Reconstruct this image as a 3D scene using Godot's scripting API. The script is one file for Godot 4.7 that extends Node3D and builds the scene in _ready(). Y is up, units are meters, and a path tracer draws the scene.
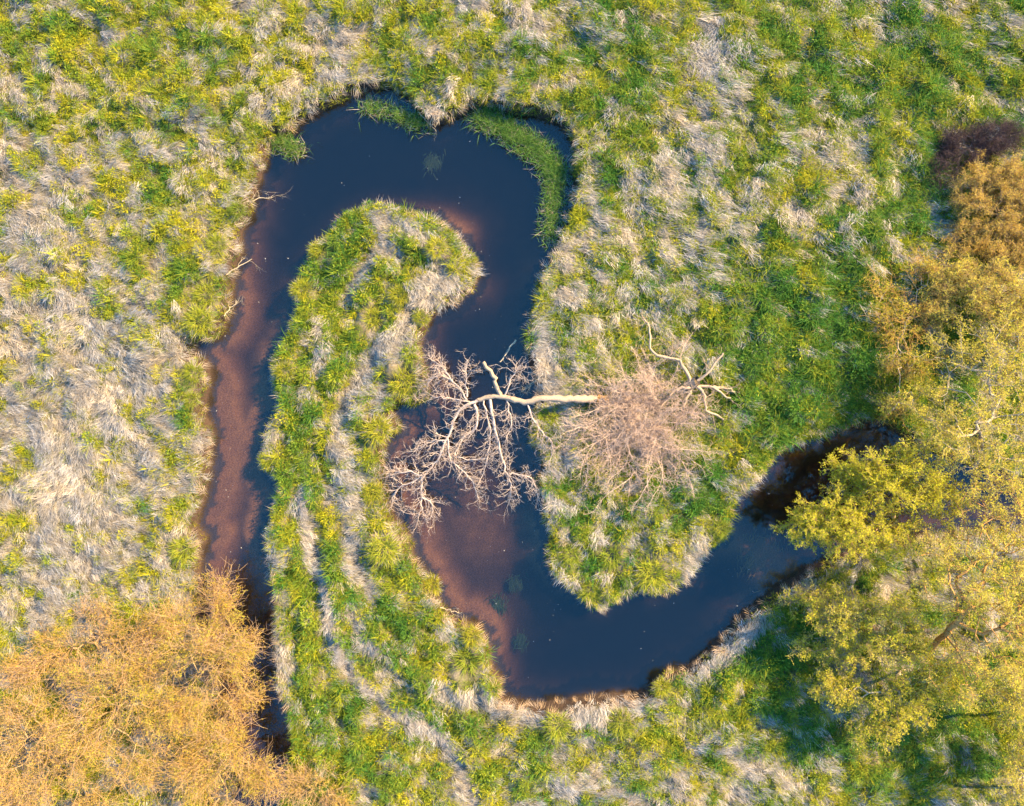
extends Node3D
# A small meadow stream that doubles back on itself, seen from above on a spring evening.
# The place is surveyed on a plan whose unit is 5 cm; plan point (512, 403) is the world's origin.

const UNIT := 0.05
const MEADOW := 0.6          # height above the water at which the plan was surveyed
const EYE := 40.0            # height of the camera above the meadow

var rng := RandomNumberGenerator.new()
var shore := PackedVector2Array()
# signed distance to the shoreline (positive on land)
const GX := 592
const GZ := 496
const CELL := 0.125
const X0 := -37.0
const Z0 := -31.0
var sdf := PackedFloat32Array()
var n_hum := FastNoiseLite.new()
var n_small := FastNoiseLite.new()
var n_big := FastNoiseLite.new()
var n_patch := FastNoiseLite.new()
var n_streak := FastNoiseLite.new()
var n_warp := FastNoiseLite.new()
var mat := {}
var used := {}


class Shape:
	var v := PackedVector3Array()
	var n := PackedVector3Array()
	var c := PackedColorArray()
	var i := PackedInt32Array()
	func mesh(m: Material) -> ArrayMesh:
		var a := []
		a.resize(Mesh.ARRAY_MAX)
		a[Mesh.ARRAY_VERTEX] = v
		a[Mesh.ARRAY_NORMAL] = n
		if c.size() == v.size():
			a[Mesh.ARRAY_COLOR] = c
		a[Mesh.ARRAY_INDEX] = i
		var am := ArrayMesh.new()
		am.add_surface_from_arrays(Mesh.PRIMITIVE_TRIANGLES, a)
		am.surface_set_material(0, m)
		return am


func plan(u: float, v: float, y := MEADOW) -> Vector3:
	var k := UNIT * (EYE - (y - MEADOW)) / EYE
	return Vector3((u - 512.0) * k, y, (v - 403.0) * k)


func numbered(called: String) -> String:
	var k: int = used.get(called, 0)
	used[called] = k + 1
	return called if k == 0 else "%s_%03d" % [called, k]


func tag(o: Node, label: String, category: String, group := "") -> void:
	o.set_meta("label", label)
	o.set_meta("category", category)
	if group:
		o.set_meta("group", group)


func thing(called: String, at: Vector3, label: String, category: String, group := "") -> Node3D:
	var o := Node3D.new()
	o.name = numbered(called)
	add_child(o)
	o.position = at
	tag(o, label, category, group)
	return o


func part(called: String, m: Mesh, parent: Node) -> MeshInstance3D:
	var o := MeshInstance3D.new()
	o.name = called if parent != self else numbered(called)
	o.mesh = m
	parent.add_child(o, true)
	return o


func scatter(called: String, m: Mesh, where: Array, tints: PackedColorArray, parent: Node) -> MultiMeshInstance3D:
	var mm := MultiMesh.new()
	mm.transform_format = MultiMesh.TRANSFORM_3D
	mm.use_colors = tints.size() > 0
	mm.mesh = m
	mm.instance_count = where.size()
	for k in where.size():
		mm.set_instance_transform(k, where[k])
		if tints.size():
			mm.set_instance_color(k, tints[k])
	var o := MultiMeshInstance3D.new()
	o.name = called if parent != self else numbered(called)
	o.multimesh = mm
	o.set_meta("kind", "stuff")
	parent.add_child(o, true)
	return o


func rough(c: Color, r := 0.9, tinted := false, back := 0.0) -> StandardMaterial3D:
	var m := StandardMaterial3D.new()
	m.albedo_color = c.linear_to_srgb()
	m.roughness = r
	m.metallic_specular = 0.25
	m.vertex_color_use_as_albedo = tinted
	if back > 0.0:
		m.backlight_enabled = true
		m.backlight = Color(back, back, back).linear_to_srgb()
	return m


func noise(n: FastNoiseLite, sd: int, freq: float, oct := 3) -> void:
	n.seed = sd
	n.noise_type = FastNoiseLite.TYPE_SIMPLEX_SMOOTH
	n.frequency = freq
	n.fractal_octaves = oct


# ---------------------------------------------------------------- shape helpers
func tri(s: Shape, a: int, b: int, c: int) -> void:
	# wound so that the face looks the way its normals point
	if (s.v[b] - s.v[a]).cross(s.v[c] - s.v[a]).dot(s.n[a] + s.n[b] + s.n[c]) < 0.0:
		s.i.append_array([a, b, c])
	else:
		s.i.append_array([a, c, b])


func tube(s: Shape, pts: Array, rad: Array, sides := 6) -> void:
	var first := s.v.size()
	var side := Vector3.UP
	for k in pts.size():
		var t: Vector3 = (pts[mini(k + 1, pts.size() - 1)] - pts[maxi(k - 1, 0)]).normalized()
		if k == 0:
			side = Vector3.RIGHT if absf(t.y) > 0.8 else Vector3.UP
		side = (side - t * side.dot(t)).normalized()
		var other := t.cross(side)
		for j in sides:
			var a := TAU * j / sides
			var d := side * cos(a) + other * sin(a)
			s.v.append(pts[k] + d * rad[k] * (1.0 + 0.24 * sin(j * 2.4 + k * 0.7) * sin(j * 5.1 + k * 1.9)))
			s.n.append(d)
	for k in pts.size() - 1:
		for j in sides:
			var a := first + k * sides + j
			var b := first + k * sides + (j + 1) % sides
			tri(s, a, b, a + sides)
			tri(s, b, b + sides, a + sides)
	for e in 2:
		var ring := first + e * (pts.size() - 1) * sides
		for j in range(1, sides - 1):
			if e == 0:
				s.i.append_array([ring, ring + j + 1, ring + j])
			else:
				s.i.append_array([ring, ring + j, ring + j + 1])


func blade(s: Shape, base: Vector3, ang: float, length: float, lean: float, droop: float, width: float, col: Color, segs := 3) -> void:
	var h := Vector3(cos(ang), 0, sin(ang))
	var side := Vector3(-sin(ang), 0, cos(ang)).rotated(h, rng.randf_range(-0.7, 0.7))
	var p := base
	var el := (1.0 - lean) * PI / 2
	var first := s.v.size()
	var flip := 1.0
	for k in segs + 1:
		var t := h * cos(el) + Vector3.UP * sin(el)
		var nn := side.cross(t).normalized() * flip
		if k == 0 and nn.y < 0:
			flip = -1.0
			nn = -nn
		var w := width * (1.0 - pow(float(k) / segs, 1.6)) * 0.5
		if k == segs:
			s.v.append(p); s.n.append(nn); s.c.append(col)
		else:
			s.v.append(p - side * w); s.n.append(nn); s.c.append(col)
			s.v.append(p + side * w); s.n.append(nn); s.c.append(col)
		p += t * length / segs
		el -= droop / segs
	for k in segs:
		var a := first + k * 2
		if k == segs - 1:
			tri(s, a, a + 1, a + 2)
		else:
			tri(s, a, a + 1, a + 2)
			tri(s, a + 1, a + 3, a + 2)


func leaf(s: Shape, base: Vector3, d: Vector3, length: float, width: float, col: Color) -> void:
	var side := d.cross(Vector3(rng.randf_range(-1, 1), rng.randf_range(-0.4, 1), rng.randf_range(-1, 1))).normalized()
	var nn := side.cross(d).normalized()
	var first := s.v.size()
	for p in [base, base + d * length * 0.5 + side * width * 0.5, base + d * length * 0.5 - side * width * 0.5, base + d * length]:
		s.v.append(p); s.n.append(nn if nn.y > 0 else -nn); s.c.append(col)
	tri(s, first, first + 1, first + 2)
	tri(s, first + 1, first + 3, first + 2)


func twig(s: Shape, a: Vector3, b: Vector3, r0: float, r1: float, col: Color) -> void:
	# a thin three-sided stick
	var t := (b - a).normalized()
	var side := t.cross(Vector3.UP if absf(t.y) < 0.9 else Vector3.RIGHT).normalized()
	var other := t.cross(side)
	var first := s.v.size()
	for j in 3:
		var d := side * cos(TAU * j / 3) + other * sin(TAU * j / 3)
		s.v.append(a + d * r0); s.n.append(d); s.c.append(col)
		s.v.append(b + d * r1); s.n.append(d); s.c.append(col)
	for j in 3:
		var p := first + j * 2
		var q := first + ((j + 1) % 3) * 2
		tri(s, p, q, p + 1)
		tri(s, q, q + 1, p + 1)


# ---------------------------------------------------------------- the lie of the land
func smooth_line(src: Array, jitter: float) -> PackedVector2Array:
	var out := PackedVector2Array()
	var m := src.size()
	for k in m:
		var p0 := Vector2(src[(k - 1 + m) % m][0], src[(k - 1 + m) % m][1])
		var p1 := Vector2(src[k][0], src[k][1])
		var p2 := Vector2(src[(k + 1) % m][0], src[(k + 1) % m][1])
		var p3 := Vector2(src[(k + 2) % m][0], src[(k + 2) % m][1])
		var steps := clampi(int(p1.distance_to(p2) / 5.0), 2, 12)
		for j in steps:
			var p := p1.cubic_interpolate(p2, p0, p3, float(j) / steps)
			p += Vector2(n_warp.get_noise_2d(p.x * 0.9, p.y * 0.9), n_warp.get_noise_2d(p.x * 0.9 + 500, p.y * 0.9)) * jitter
			var w := plan(p.x, p.y, 0.35)
			out.append(Vector2(w.x, w.z))
	return out


func make_sdf() -> void:
	sdf.resize(GX * GZ)
	sdf.fill(4.0)
	var m := shore.size()
	for k in m:
		var a := shore[k]
		var b := shore[(k + 1) % m]
		var lo := a.min(b) - Vector2(4, 4)
		var hi := a.max(b) + Vector2(4, 4)
		var ab := b - a
		var l2 := maxf(ab.length_squared(), 1e-9)
		# outside the near band a coarse distance is enough
		for j in range(clampi(int((lo.y - Z0) / CELL), 0, GZ - 1), clampi(int((hi.y - Z0) / CELL) + 1, 0, GZ)):
			var z := Z0 + j * CELL
			for i in range(clampi(int((lo.x - X0) / CELL), 0, GX - 1), clampi(int((hi.x - X0) / CELL) + 1, 0, GX)):
				var p := Vector2(X0 + i * CELL, z)
				var d := p.distance_squared_to(a + ab * clampf((p - a).dot(ab) / l2, 0, 1))
				var at := j * GX + i
				if d < sdf[at] * sdf[at]:
					sdf[at] = sqrt(d)
	for j in GZ:
		var z := Z0 + j * CELL + 1e-5
		var xs := []
		for k in m:
			var a := shore[k]
			var b := shore[(k + 1) % m]
			if (a.y > z) != (b.y > z):
				xs.append(a.x + (z - a.y) / (b.y - a.y) * (b.x - a.x))
		xs.sort()
		for q in range(0, xs.size() - 1, 2):
			for i in range(clampi(int(ceil((xs[q] - X0) / CELL)), 0, GX), clampi(int(floor((xs[q + 1] - X0) / CELL)) + 1, 0, GX)):
				sdf[j * GX + i] = -sdf[j * GX + i]


func dist(x: float, z: float) -> float:
	var fx := (x - X0) / CELL
	var fz := (z - Z0) / CELL
	if fx < 0 or fz < 0 or fx >= GX - 1 or fz >= GZ - 1:
		return 4.0
	var i := int(fx)
	var j := int(fz)
	var at := j * GX + i
	return lerpf(lerpf(sdf[at], sdf[at + 1], fx - i), lerpf(sdf[at + GX], sdf[at + GX + 1], fx - i), fz - j)


# rises and hollows of the bank top: plan u, v, radius, metres
const MOUNDS := [[470, 30, 70, 0.35], [420, 215, 40, 0.25], [600, 120, 60, 0.2], [640, 560, 60, 0.15], [150, 330, 90, 0.25], [60, 470, 80, 0.25], [690, 110, 90, 0.25], [820, 230, 90, 0.25], [380, 640, 60, 0.2], [560, 26, 14, -0.3], [580, 44, 14, -0.4], [595, 68, 14, -0.4], [606, 94, 14, -0.35], [170, 60, 80, 0.25]]

func height(x: float, z: float) -> float:
	var d := dist(x, z)
	if d < 0.0:
		var deep := 0.3 + 0.62 * smoothstep(0.1, 1.9, -d) + 0.15 * n_big.get_noise_2d(x * 2.2, z * 2.2)
		for p in HOLES:
			var q := plan(p[0], p[1], 0)
			deep += p[3] * exp(-(Vector2(x - q.x, z - q.z).length_squared()) / (p[2] * p[2] * UNIT * UNIT))
		deep = maxf(deep, 0.16) * smoothstep(0.0, 0.16, -d)
		return -deep
	var top := 0.72 + 0.2 * n_big.get_noise_2d(x, z)
	var y := top * smoothstep(0.0, 0.42, d)
	var k := smoothstep(0.1, 1.2, d)
	y += k * (0.46 * n_hum.get_noise_2d(x, z) + 0.18 * n_small.get_noise_2d(x, z))
	var u := x / UNIT + 512
	var v := z / UNIT + 403
	if u > 255 and u < 500 and v > 195 and u < 430 + maxf(0, v - 560) * 0.5 and d < 3.9:
		y += k * 0.15 * sin(d * 4.3 + 1.5 * n_big.get_noise_2d(x * 3, z * 3))
	for p in MOUNDS:
		var r2: float = ((u - p[0]) ** 2 + (v - p[1]) ** 2) / (p[2] * p[2])
		if r2 < 6.0:
			y += k * p[3] * exp(-r2)
	return y


# pools scoured by the current, and shoals (negative): plan u, v, radius, metres of depth
const HOLES := [[491, 258, 24, 0.5], [460, 335, 34, 0.4], [390, 140, 70, 0.7], [520, 170, 60, 0.7], [300, 150, 50, 0.6], [468, 222, 30, -0.3], [430, 196, 34, -0.15], [300, 230, 40, 0.2], [245, 320, 44, -0.25], [242, 400, 56, -0.45], [238, 470, 56, -0.5], [238, 540, 50, -0.45], [440, 470, 50, -0.35], [475, 540, 70, -0.5], [480, 620, 40, -0.3], [590, 665, 60, 0.7], [670, 640, 60, 0.7], [650, 612, 16, -0.25], [700, 592, 18, -0.3], [765, 555, 30, -0.9], [800, 470, 50, 0.1], [270, 660, 30, 0.3], [535, 500, 16, 0.25]]

# ---------------------------------------------------------------- what grows where
# places richer (+) or poorer (-) in green growth than the rest: plan u, v, radius, weight
const LUSH := [[40, 40, 60, 0.15], [120, 50, 60, 0.12], [190, 60, 60, 0.2], [250, 60, 60, 0.1], [60, 110, 50, 0.05], [130, 170, 50, 0.02], [30, 200, 50, -0.25], [170, 200, 40, 0.15], [200, 300, 36, 0.4], [60, 290, 60, -0.25], [90, 260, 40, 0.1], [140, 370, 50, -0.3], [60, 380, 70, -0.2], [40, 440, 60, -0.15], [110, 460, 80, -0.22], [190, 400, 22, 0.3], [195, 490, 30, 0.25], [70, 540, 70, -0.22], [150, 540, 50, -0.05], [140, 590, 30, 0.1], [300, 110, 40, -0.15], [330, 60, 40, -0.25], [260, 150, 30, 0.15], [400, 50, 50, 0.15], [480, 60, 60, 0.15], [430, 90, 40, -0.05], [380, 20, 40, 0.1], [560, 70, 50, 0.15], [520, 15, 50, -0.1], [600, 110, 60, 0.12], [650, 60, 50, 0.15], [710, 70, 34, -0.5], [700, 140, 40, -0.35], [640, 190, 50, -0.12], [720, 220, 50, -0.18], [690, 270, 60, -0.1], [600, 250, 40, -0.1], [800, 60, 80, 0.15], [870, 90, 70, 0.12], [800, 130, 40, -0.05], [850, 150, 40, -0.25], [900, 110, 50, 0.15], [960, 60, 60, 0.12], [880, 220, 60, 0.12], [760, 270, 60, 0.12], [850, 190, 50, -0.1], [820, 330, 70, 0.35], [760, 340, 60, 0.3], [870, 390, 70, 0.4], [770, 430, 50, 0.4], [700, 500, 40, 0.4], [640, 570, 60, 0.2], [590, 560, 40, 0.3], [560, 310, 40, 0.05], [600, 330, 50, -0.05], [590, 480, 30, 0.2], [560, 590, 20, -0.3], [600, 545, 16, -0.4], [520, 730, 60, 0.25], [640, 720, 60, 0.25], [720, 690, 50, 0.25], [760, 650, 40, 0.4], [590, 770, 50, -0.12], [690, 780, 60, -0.05], [820, 760, 60, -0.05], [880, 760, 60, 0.1], [930, 720, 60, 0.25], [800, 700, 50, 0.3], [860, 770, 60, 0.2], [950, 770, 60, 0.2], [450, 770, 40, -0.1], [380, 770, 40, 0.1], [400, 640, 60, 0.25], [470, 650, 30, 0.4], [320, 720, 50, 0.25], [350, 220, 30, 0.3], [320, 290, 40, 0.35], [440, 250, 26, 0.3], [370, 310, 30, 0.3], [300, 400, 60, 0.35], [290, 480, 40, 0.35], [310, 600, 50, 0.35], [300, 680, 40, 0.2], [390, 560, 30, 0.3], [420, 600, 30, 0.2], [20, 680, 30, 0.25], [60, 620, 60, -0.1], [990, 700, 60, 0.2]]
# swathes of flattened straw: half width, then plan points
const SWATHES := [
	[9, [424, 285], [399, 339], [374, 357], [355, 389], [346, 415], [340, 452], [347, 492], [354, 527], [352, 560], [372, 585]],
	[6, [377, 218], [386, 246], [366, 268], [345, 300]], [6, [385, 222], [405, 228], [432, 246]], [8, [440, 270], [430, 300], [410, 320]],
	[5, [325, 330], [318, 372], [306, 402]], [7, [430, 590], [440, 612], [446, 634]], [6, [350, 600], [362, 640], [384, 650]],
	[5, [276, 380], [280, 415], [274, 440]], [7, [268, 530], [274, 580], [280, 620], [280, 660], [292, 700]],
	[8, [500, 708], [560, 716], [620, 706], [660, 694]], [7, [690, 676], [730, 645], [760, 620]], [9, [440, 690], [480, 700], [510, 712]],
	[6, [760, 480], [800, 452], [850, 432]],
	[7, [360, 96], [410, 108], [460, 122]], [10, [230, 120], [215, 170], [190, 210], [190, 250]], [8, [548, 340], [545, 370], [548, 400]]]
const TRACK := [[303, 492], [307, 527], [316, 562], [330, 600], [334, 636], [347, 666], [372, 692], [396, 714], [424, 724], [446, 745], [464, 772], [474, 800], [480, 850]]

func near_line(u: float, v: float, line: Array, from := 0) -> float:
	var best := 1e9
	var p := Vector2(u, v)
	for k in range(from, line.size() - 1):
		var a := Vector2(line[k][0], line[k][1])
		var b := Vector2(line[k + 1][0], line[k + 1][1])
		best = minf(best, p.distance_to(Geometry2D.get_closest_point_to_segment(p, a, b)))
	return best


func lushness(x: float, z: float) -> float:
	var u := x / UNIT + 512
	var v := z / UNIT + 403
	var g := 0.545
	for p in LUSH:
		var dx: float = u - p[0]
		var dy: float = v - p[1]
		var r2: float = (dx * dx + dy * dy) / (p[2] * p[2])
		if r2 < 4.0:
			g += p[3] * exp(-r2 * 1.2)
	var wx := x + 0.7 * n_warp.get_noise_2d(x * 9, z * 9)
	var wz := z + 0.7 * n_warp.get_noise_2d(x * 9 + 300, z * 9)
	var right := smoothstep(2.0, 5.0, x) * smoothstep(6.0, 0.0, z)
	# across the right-hand meadow the straw lies in slanting streaks
	var st := n_streak.get_noise_2d((x * 0.87 - z * 0.5) * 3.3, (x * 0.5 + z * 0.87) * 0.6)
	g += lerpf(0.85 * n_patch.get_noise_2d(wx, wz), 0.35 * n_patch.get_noise_2d(wx, wz) + 0.75 * st + 0.17, right)
	if u > 255 and u < 500 and v > 195 and u < 430 + maxf(0, v - 560) * 0.5:
		g += 0.2
		var e := dist(x, z)
		if e < 3.9:
			g += 0.22 * sin(e * 4.3 + 1.5 * n_big.get_noise_2d(x * 3, z * 3))
	if u > 240 and u < 780 and v > 80:
		for w in SWATHES:
			var box: Array = w[1]
			if absf(u - box[0]) < 160 and absf(v - box[1]) < 330:
				var dd := near_line(u, v, w, 1) + 6.0 * n_small.get_noise_2d(x * 2, z * 2)
				g -= 0.8 * smoothstep(w[0] * 1.6, w[0] * 0.8, dd)
		if near_line(u, v, TRACK) + 3.0 * n_small.get_noise_2d(x * 2, z * 2) < 7.5:
			g -= 2.0
	return g


func on_track(x: float, z: float) -> bool:
	return near_line(x / UNIT + 512, z / UNIT + 403, TRACK) < 6.0


func lie(x: float, z: float) -> float:
	# the way the flattened straw is combed
	var right := smoothstep(0.0, 5.0, x) * smoothstep(7.0, 1.0, z)
	var swirl := 2.6 * n_big.get_noise_2d(x * 1.6 + 40, z * 1.6 - 70)
	return lerpf(0.6 + swirl, 1.05 + 0.45 * swirl, right) + 0.5 * n_hum.get_noise_2d(x * 0.7 + 9, z * 0.7)


# ---------------------------------------------------------------- build
func _ready() -> void:
	camera_and_light()
	noise(n_hum, 11, 0.42, 3)
	noise(n_small, 12, 1.5, 2)
	noise(n_big, 13, 0.09, 3)
	noise(n_patch, 14, 0.7, 4)
	noise(n_streak, 15, 0.45, 3)
	noise(n_warp, 16, 0.06, 2)
	materials()
	shore = smooth_line(SHORE, 2.2)
	make_sdf()
	terrain()
	stream()
	meadow()
	banks()
	track()
	tussocks()
	fallen_tree()
	trees()
	waterside()
	print("built")


func camera_and_light() -> void:
	var cam := Camera3D.new()
	cam.name = "camera"
	add_child(cam)
	cam.position = Vector3(0, MEADOW + EYE, 0)
	cam.rotation_degrees = Vector3(-90, 0, 0)
	cam.fov = rad_to_deg(2.0 * atan(403.0 * UNIT / EYE))
	cam.far = 2000.0
	cam.current = true
	var sun := DirectionalLight3D.new()
	sun.name = "sun"
	add_child(sun)
	var towards := Vector3(0.86, 0.0, -0.52).normalized() * cos(deg_to_rad(35.0)) + Vector3.UP * sin(deg_to_rad(35.0))
	sun.look_at_from_position(towards * 50.0, Vector3.ZERO)
	sun.light_color = Color(1.0, 0.77, 0.45).linear_to_srgb()
	sun.light_energy = 1.6
	sun.light_angular_distance = 0.6
	sun.shadow_enabled = true
	var sky := ProceduralSkyMaterial.new()
	sky.sky_top_color = Color(0.045, 0.21, 0.50).linear_to_srgb()
	sky.sky_horizon_color = Color(0.34, 0.34, 0.42).linear_to_srgb()
	sky.sky_curve = 0.18
	sky.ground_bottom_color = Color(0.12, 0.11, 0.06).linear_to_srgb()
	sky.ground_horizon_color = Color(0.3, 0.28, 0.2).linear_to_srgb()
	sky.sun_angle_max = 20.0
	var env := Environment.new()
	env.background_mode = Environment.BG_SKY
	env.sky = Sky.new()
	env.sky.sky_material = sky
	env.tonemap_mode = Environment.TONE_MAPPER_LINEAR
	env.tonemap_exposure = 4.4
	env.volumetric_fog_enabled = true
	env.volumetric_fog_density = 0.0
	env.sdfgi_enabled = true
	env.ssao_enabled = true
	env.ssil_enabled = true
	var we := WorldEnvironment.new()
	we.name = "environment"
	we.environment = env
	add_child(we)


func materials() -> void:
	mat.straw = rough(Color(1, 1, 1), 0.75, true, 0.5)
	mat.green = rough(Color(1, 1, 1), 0.6, true, 0.8)
	mat.leafy = rough(Color(1, 1, 1), 0.6, true, 0.95)
	mat.twigs = rough(Color(1, 1, 1), 0.8, true)
	var grain := NoiseTexture2D.new()
	var fn := FastNoiseLite.new()
	noise(fn, 31, 0.02, 5)
	grain.noise = fn
	grain.width = 512
	grain.height = 512
	grain.seamless = true
	var ramp := Gradient.new()
	ramp.set_color(0, Color(0.62, 0.60, 0.58))
	ramp.set_color(1, Color(1, 1, 1))
	grain.color_ramp = ramp
	var soil := rough(Color(1, 1, 1), 0.95, true)
	soil.albedo_texture = grain
	soil.uv1_triplanar = true
	soil.uv1_world_triplanar = true
	soil.uv1_scale = Vector3(0.9, 0.9, 0.9)
	mat.soil = soil
	mat.dead_wood = wood(Color(0.60, 0.46, 0.36), 41)
	mat.pink_wood = wood(Color(0.66, 0.47, 0.34), 44)
	mat.old_trunk = wood(Color(0.44, 0.32, 0.21), 46)
	mat.rot = wood(Color(0.60, 0.32, 0.10), 45)
	mat.bark = wood(Color(0.40, 0.27, 0.13), 42)
	mat.grey_bark = wood(Color(0.54, 0.43, 0.28), 43)
	var water := StandardMaterial3D.new()
	water.transparency = BaseMaterial3D.TRANSPARENCY_ALPHA
	water.albedo_color = Color(0.008, 0.008, 0.009, 0.25).linear_to_srgb()
	water.albedo_color.a = 0.10
	water.roughness = 0.06
	var rip := NoiseTexture2D.new()
	var rn := FastNoiseLite.new()
	noise(rn, 51, 0.012, 3)
	rip.noise = rn
	rip.width = 512
	rip.height = 512
	rip.seamless = true
	rip.as_normal_map = true
	rip.bump_strength = 2.0
	water.normal_enabled = true
	water.normal_texture = rip
	water.normal_scale = 0.12
	water.uv1_triplanar = true
	water.uv1_world_triplanar = true
	water.uv1_scale = Vector3(0.5, 0.5, 0.5)
	mat.water = water


func wood(c: Color, sd: int) -> StandardMaterial3D:
	var m := rough(Color(1, 1, 1), 0.85)
	var t := NoiseTexture2D.new()
	var fn := FastNoiseLite.new()
	noise(fn, sd, 0.03, 4)
	t.noise = fn
	t.width = 256
	t.height = 256
	t.seamless = true
	var g := Gradient.new()
	g.set_color(0, (c * 0.35).linear_to_srgb())
	g.set_color(1, (c * 1.25).linear_to_srgb())
	t.color_ramp = g
	m.albedo_texture = t
	m.heightmap_enabled = true
	m.heightmap_texture = t
	m.heightmap_scale = 3.0
	m.uv1_triplanar = true
	m.uv1_scale = Vector3(2.5, 2.5, 2.5)
	return m


# outline of the water on the plan, round its outer and then its inner bank
const SHORE := [
	[150, 940], [190, 880], [222, 820], [240, 780], [228, 735], [215, 690], [205, 645], [199, 600], [199, 560], [203, 540], [195, 524], [202, 500], [208, 461], [211, 428], [202, 414], [208, 382], [207, 361], [190, 354], [192, 343], [214, 338], [227, 317], [230, 290], [235, 262], [241, 246], [240, 229], [248, 214], [252, 194], [259, 175], [265, 157], [270, 141], [292, 127], [308, 115], [338, 101], [359, 90], [388, 86], [407, 96], [420, 113], [437, 122], [461, 113], [474, 107], [514, 110], [541, 116], [561, 124], [571, 142], [573, 161], [574, 188], [570, 208], [561, 231], [553, 254], [541, 272], [535, 300], [527, 330], [527, 355], [534, 376], [536, 395], [531, 418], [530, 440], [541, 455], [541, 470], [536, 480], [541, 500], [544, 520], [551, 538], [545, 552], [548, 566], [563, 584], [586, 605], [597, 611], [616, 602], [632, 594], [668, 592], [690, 577], [706, 552], [724, 537], [733, 518], [738, 498], [754, 484], [774, 459], [791, 446], [814, 438], [841, 430], [861, 421], [884, 422], [905, 436], [940, 452], [990, 470], [1060, 486], [1180, 500],
	[1180, 545], [1060, 532], [985, 530], [930, 536], [880, 545], [840, 556], [808, 572], [784, 586], [764, 602], [745, 614], [730, 633], [714, 647], [688, 667], [669, 672], [652, 684], [644, 693], [619, 695], [600, 697], [575, 699], [550, 704], [525, 705], [502, 698], [503, 682], [493, 669], [490, 648], [478, 628], [458, 621], [447, 612], [427, 579], [413, 555], [410, 537], [391, 510], [388, 492], [382, 458], [388, 436], [399, 428], [395, 408], [410, 405], [427, 400], [428, 376], [421, 352], [424, 336], [433, 317], [449, 308], [464, 296], [477, 283], [477, 261], [467, 246], [442, 221], [405, 208], [374, 202], [358, 208], [343, 216], [323, 238], [311, 256], [298, 284], [295, 314], [284, 339], [271, 362], [273, 386], [277, 405], [266, 432], [264, 468], [278, 480], [277, 494], [267, 526], [266, 550], [272, 578], [276, 616], [274, 650], [276, 683], [288, 713], [292, 750], [288, 772], [276, 815], [250, 880], [210, 940]]


func axis(lo: float, hi: float, step: float) -> PackedFloat32Array:
	var out := PackedFloat32Array()
	var k := lo
	while k <= hi + 1e-4:
		out.append(k)
		k += step
	var g := step
	var left := PackedFloat32Array()
	var e := lo
	while e > -600:
		g *= 1.5
		e -= g
		left.append(e)
	left.reverse()
	g = step
	e = hi
	while e < 600:
		g *= 1.5
		e += g
		out.append(e)
	left.append_array(out)
	return left


func terrain() -> void:
	var xs := axis(-33.0, 33.0, 0.14)
	var zs := axis(-27.5, 27.5, 0.14)
	var s := Shape.new()
	var nx := xs.size()
	var nz := zs.size()
	s.v.resize(nx * nz)
	s.n.resize(nx * nz)
	s.c.resize(nx * nz)
	for j in nz:
		for i in nx:
			var x := xs[i]
			var z := zs[j]
			s.v[j * nx + i] = Vector3(x, height(x, z), z)
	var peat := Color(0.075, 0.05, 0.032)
	var thatch := Color(0.27, 0.22, 0.155)
	var turf := Color(0.11, 0.12, 0.04)
	var sand := Color(0.27, 0.115, 0.042)
	var silt := Color(0.20, 0.085, 0.035)
	var inner := nx * nz
	for j in nz:
		for i in nx:
			var at := j * nx + i
			var p := s.v[at]
			var a := s.v[j * nx + maxi(i - 1, 0)]
			var b := s.v[j * nx + mini(i + 1, nx - 1)]
			var c := s.v[maxi(j - 1, 0) * nx + i]
			var d := s.v[mini(j + 1, nz - 1) * nx + i]
			s.n[at] = (d - c).cross(b - a).normalized()
			var e := dist(p.x, p.z)
			var col: Color
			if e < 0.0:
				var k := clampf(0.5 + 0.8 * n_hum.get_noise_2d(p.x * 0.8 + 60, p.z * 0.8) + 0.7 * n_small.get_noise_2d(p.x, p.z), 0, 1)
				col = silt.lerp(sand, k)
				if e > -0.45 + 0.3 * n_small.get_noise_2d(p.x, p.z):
					col = peat  # peat carried below the waterline, to darken the sunlit edge of the bed
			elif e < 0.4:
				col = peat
			else:
				col = thatch.lerp(turf, clampf(0.5 + 1.2 * n_patch.get_noise_2d(p.x, p.z), 0, 1)).lerp(peat, clampf(n_small.get_noise_2d(p.x, p.z), 0, 0.5))
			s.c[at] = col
	for j in nz - 1:
		for i in nx - 1:
			var a := j * nx + i
			s.i.append_array([a, a + 1, a + nx, a + 1, a + nx + 1, a + nx])
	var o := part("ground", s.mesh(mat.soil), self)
	o.set_meta("kind", "structure")


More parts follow.
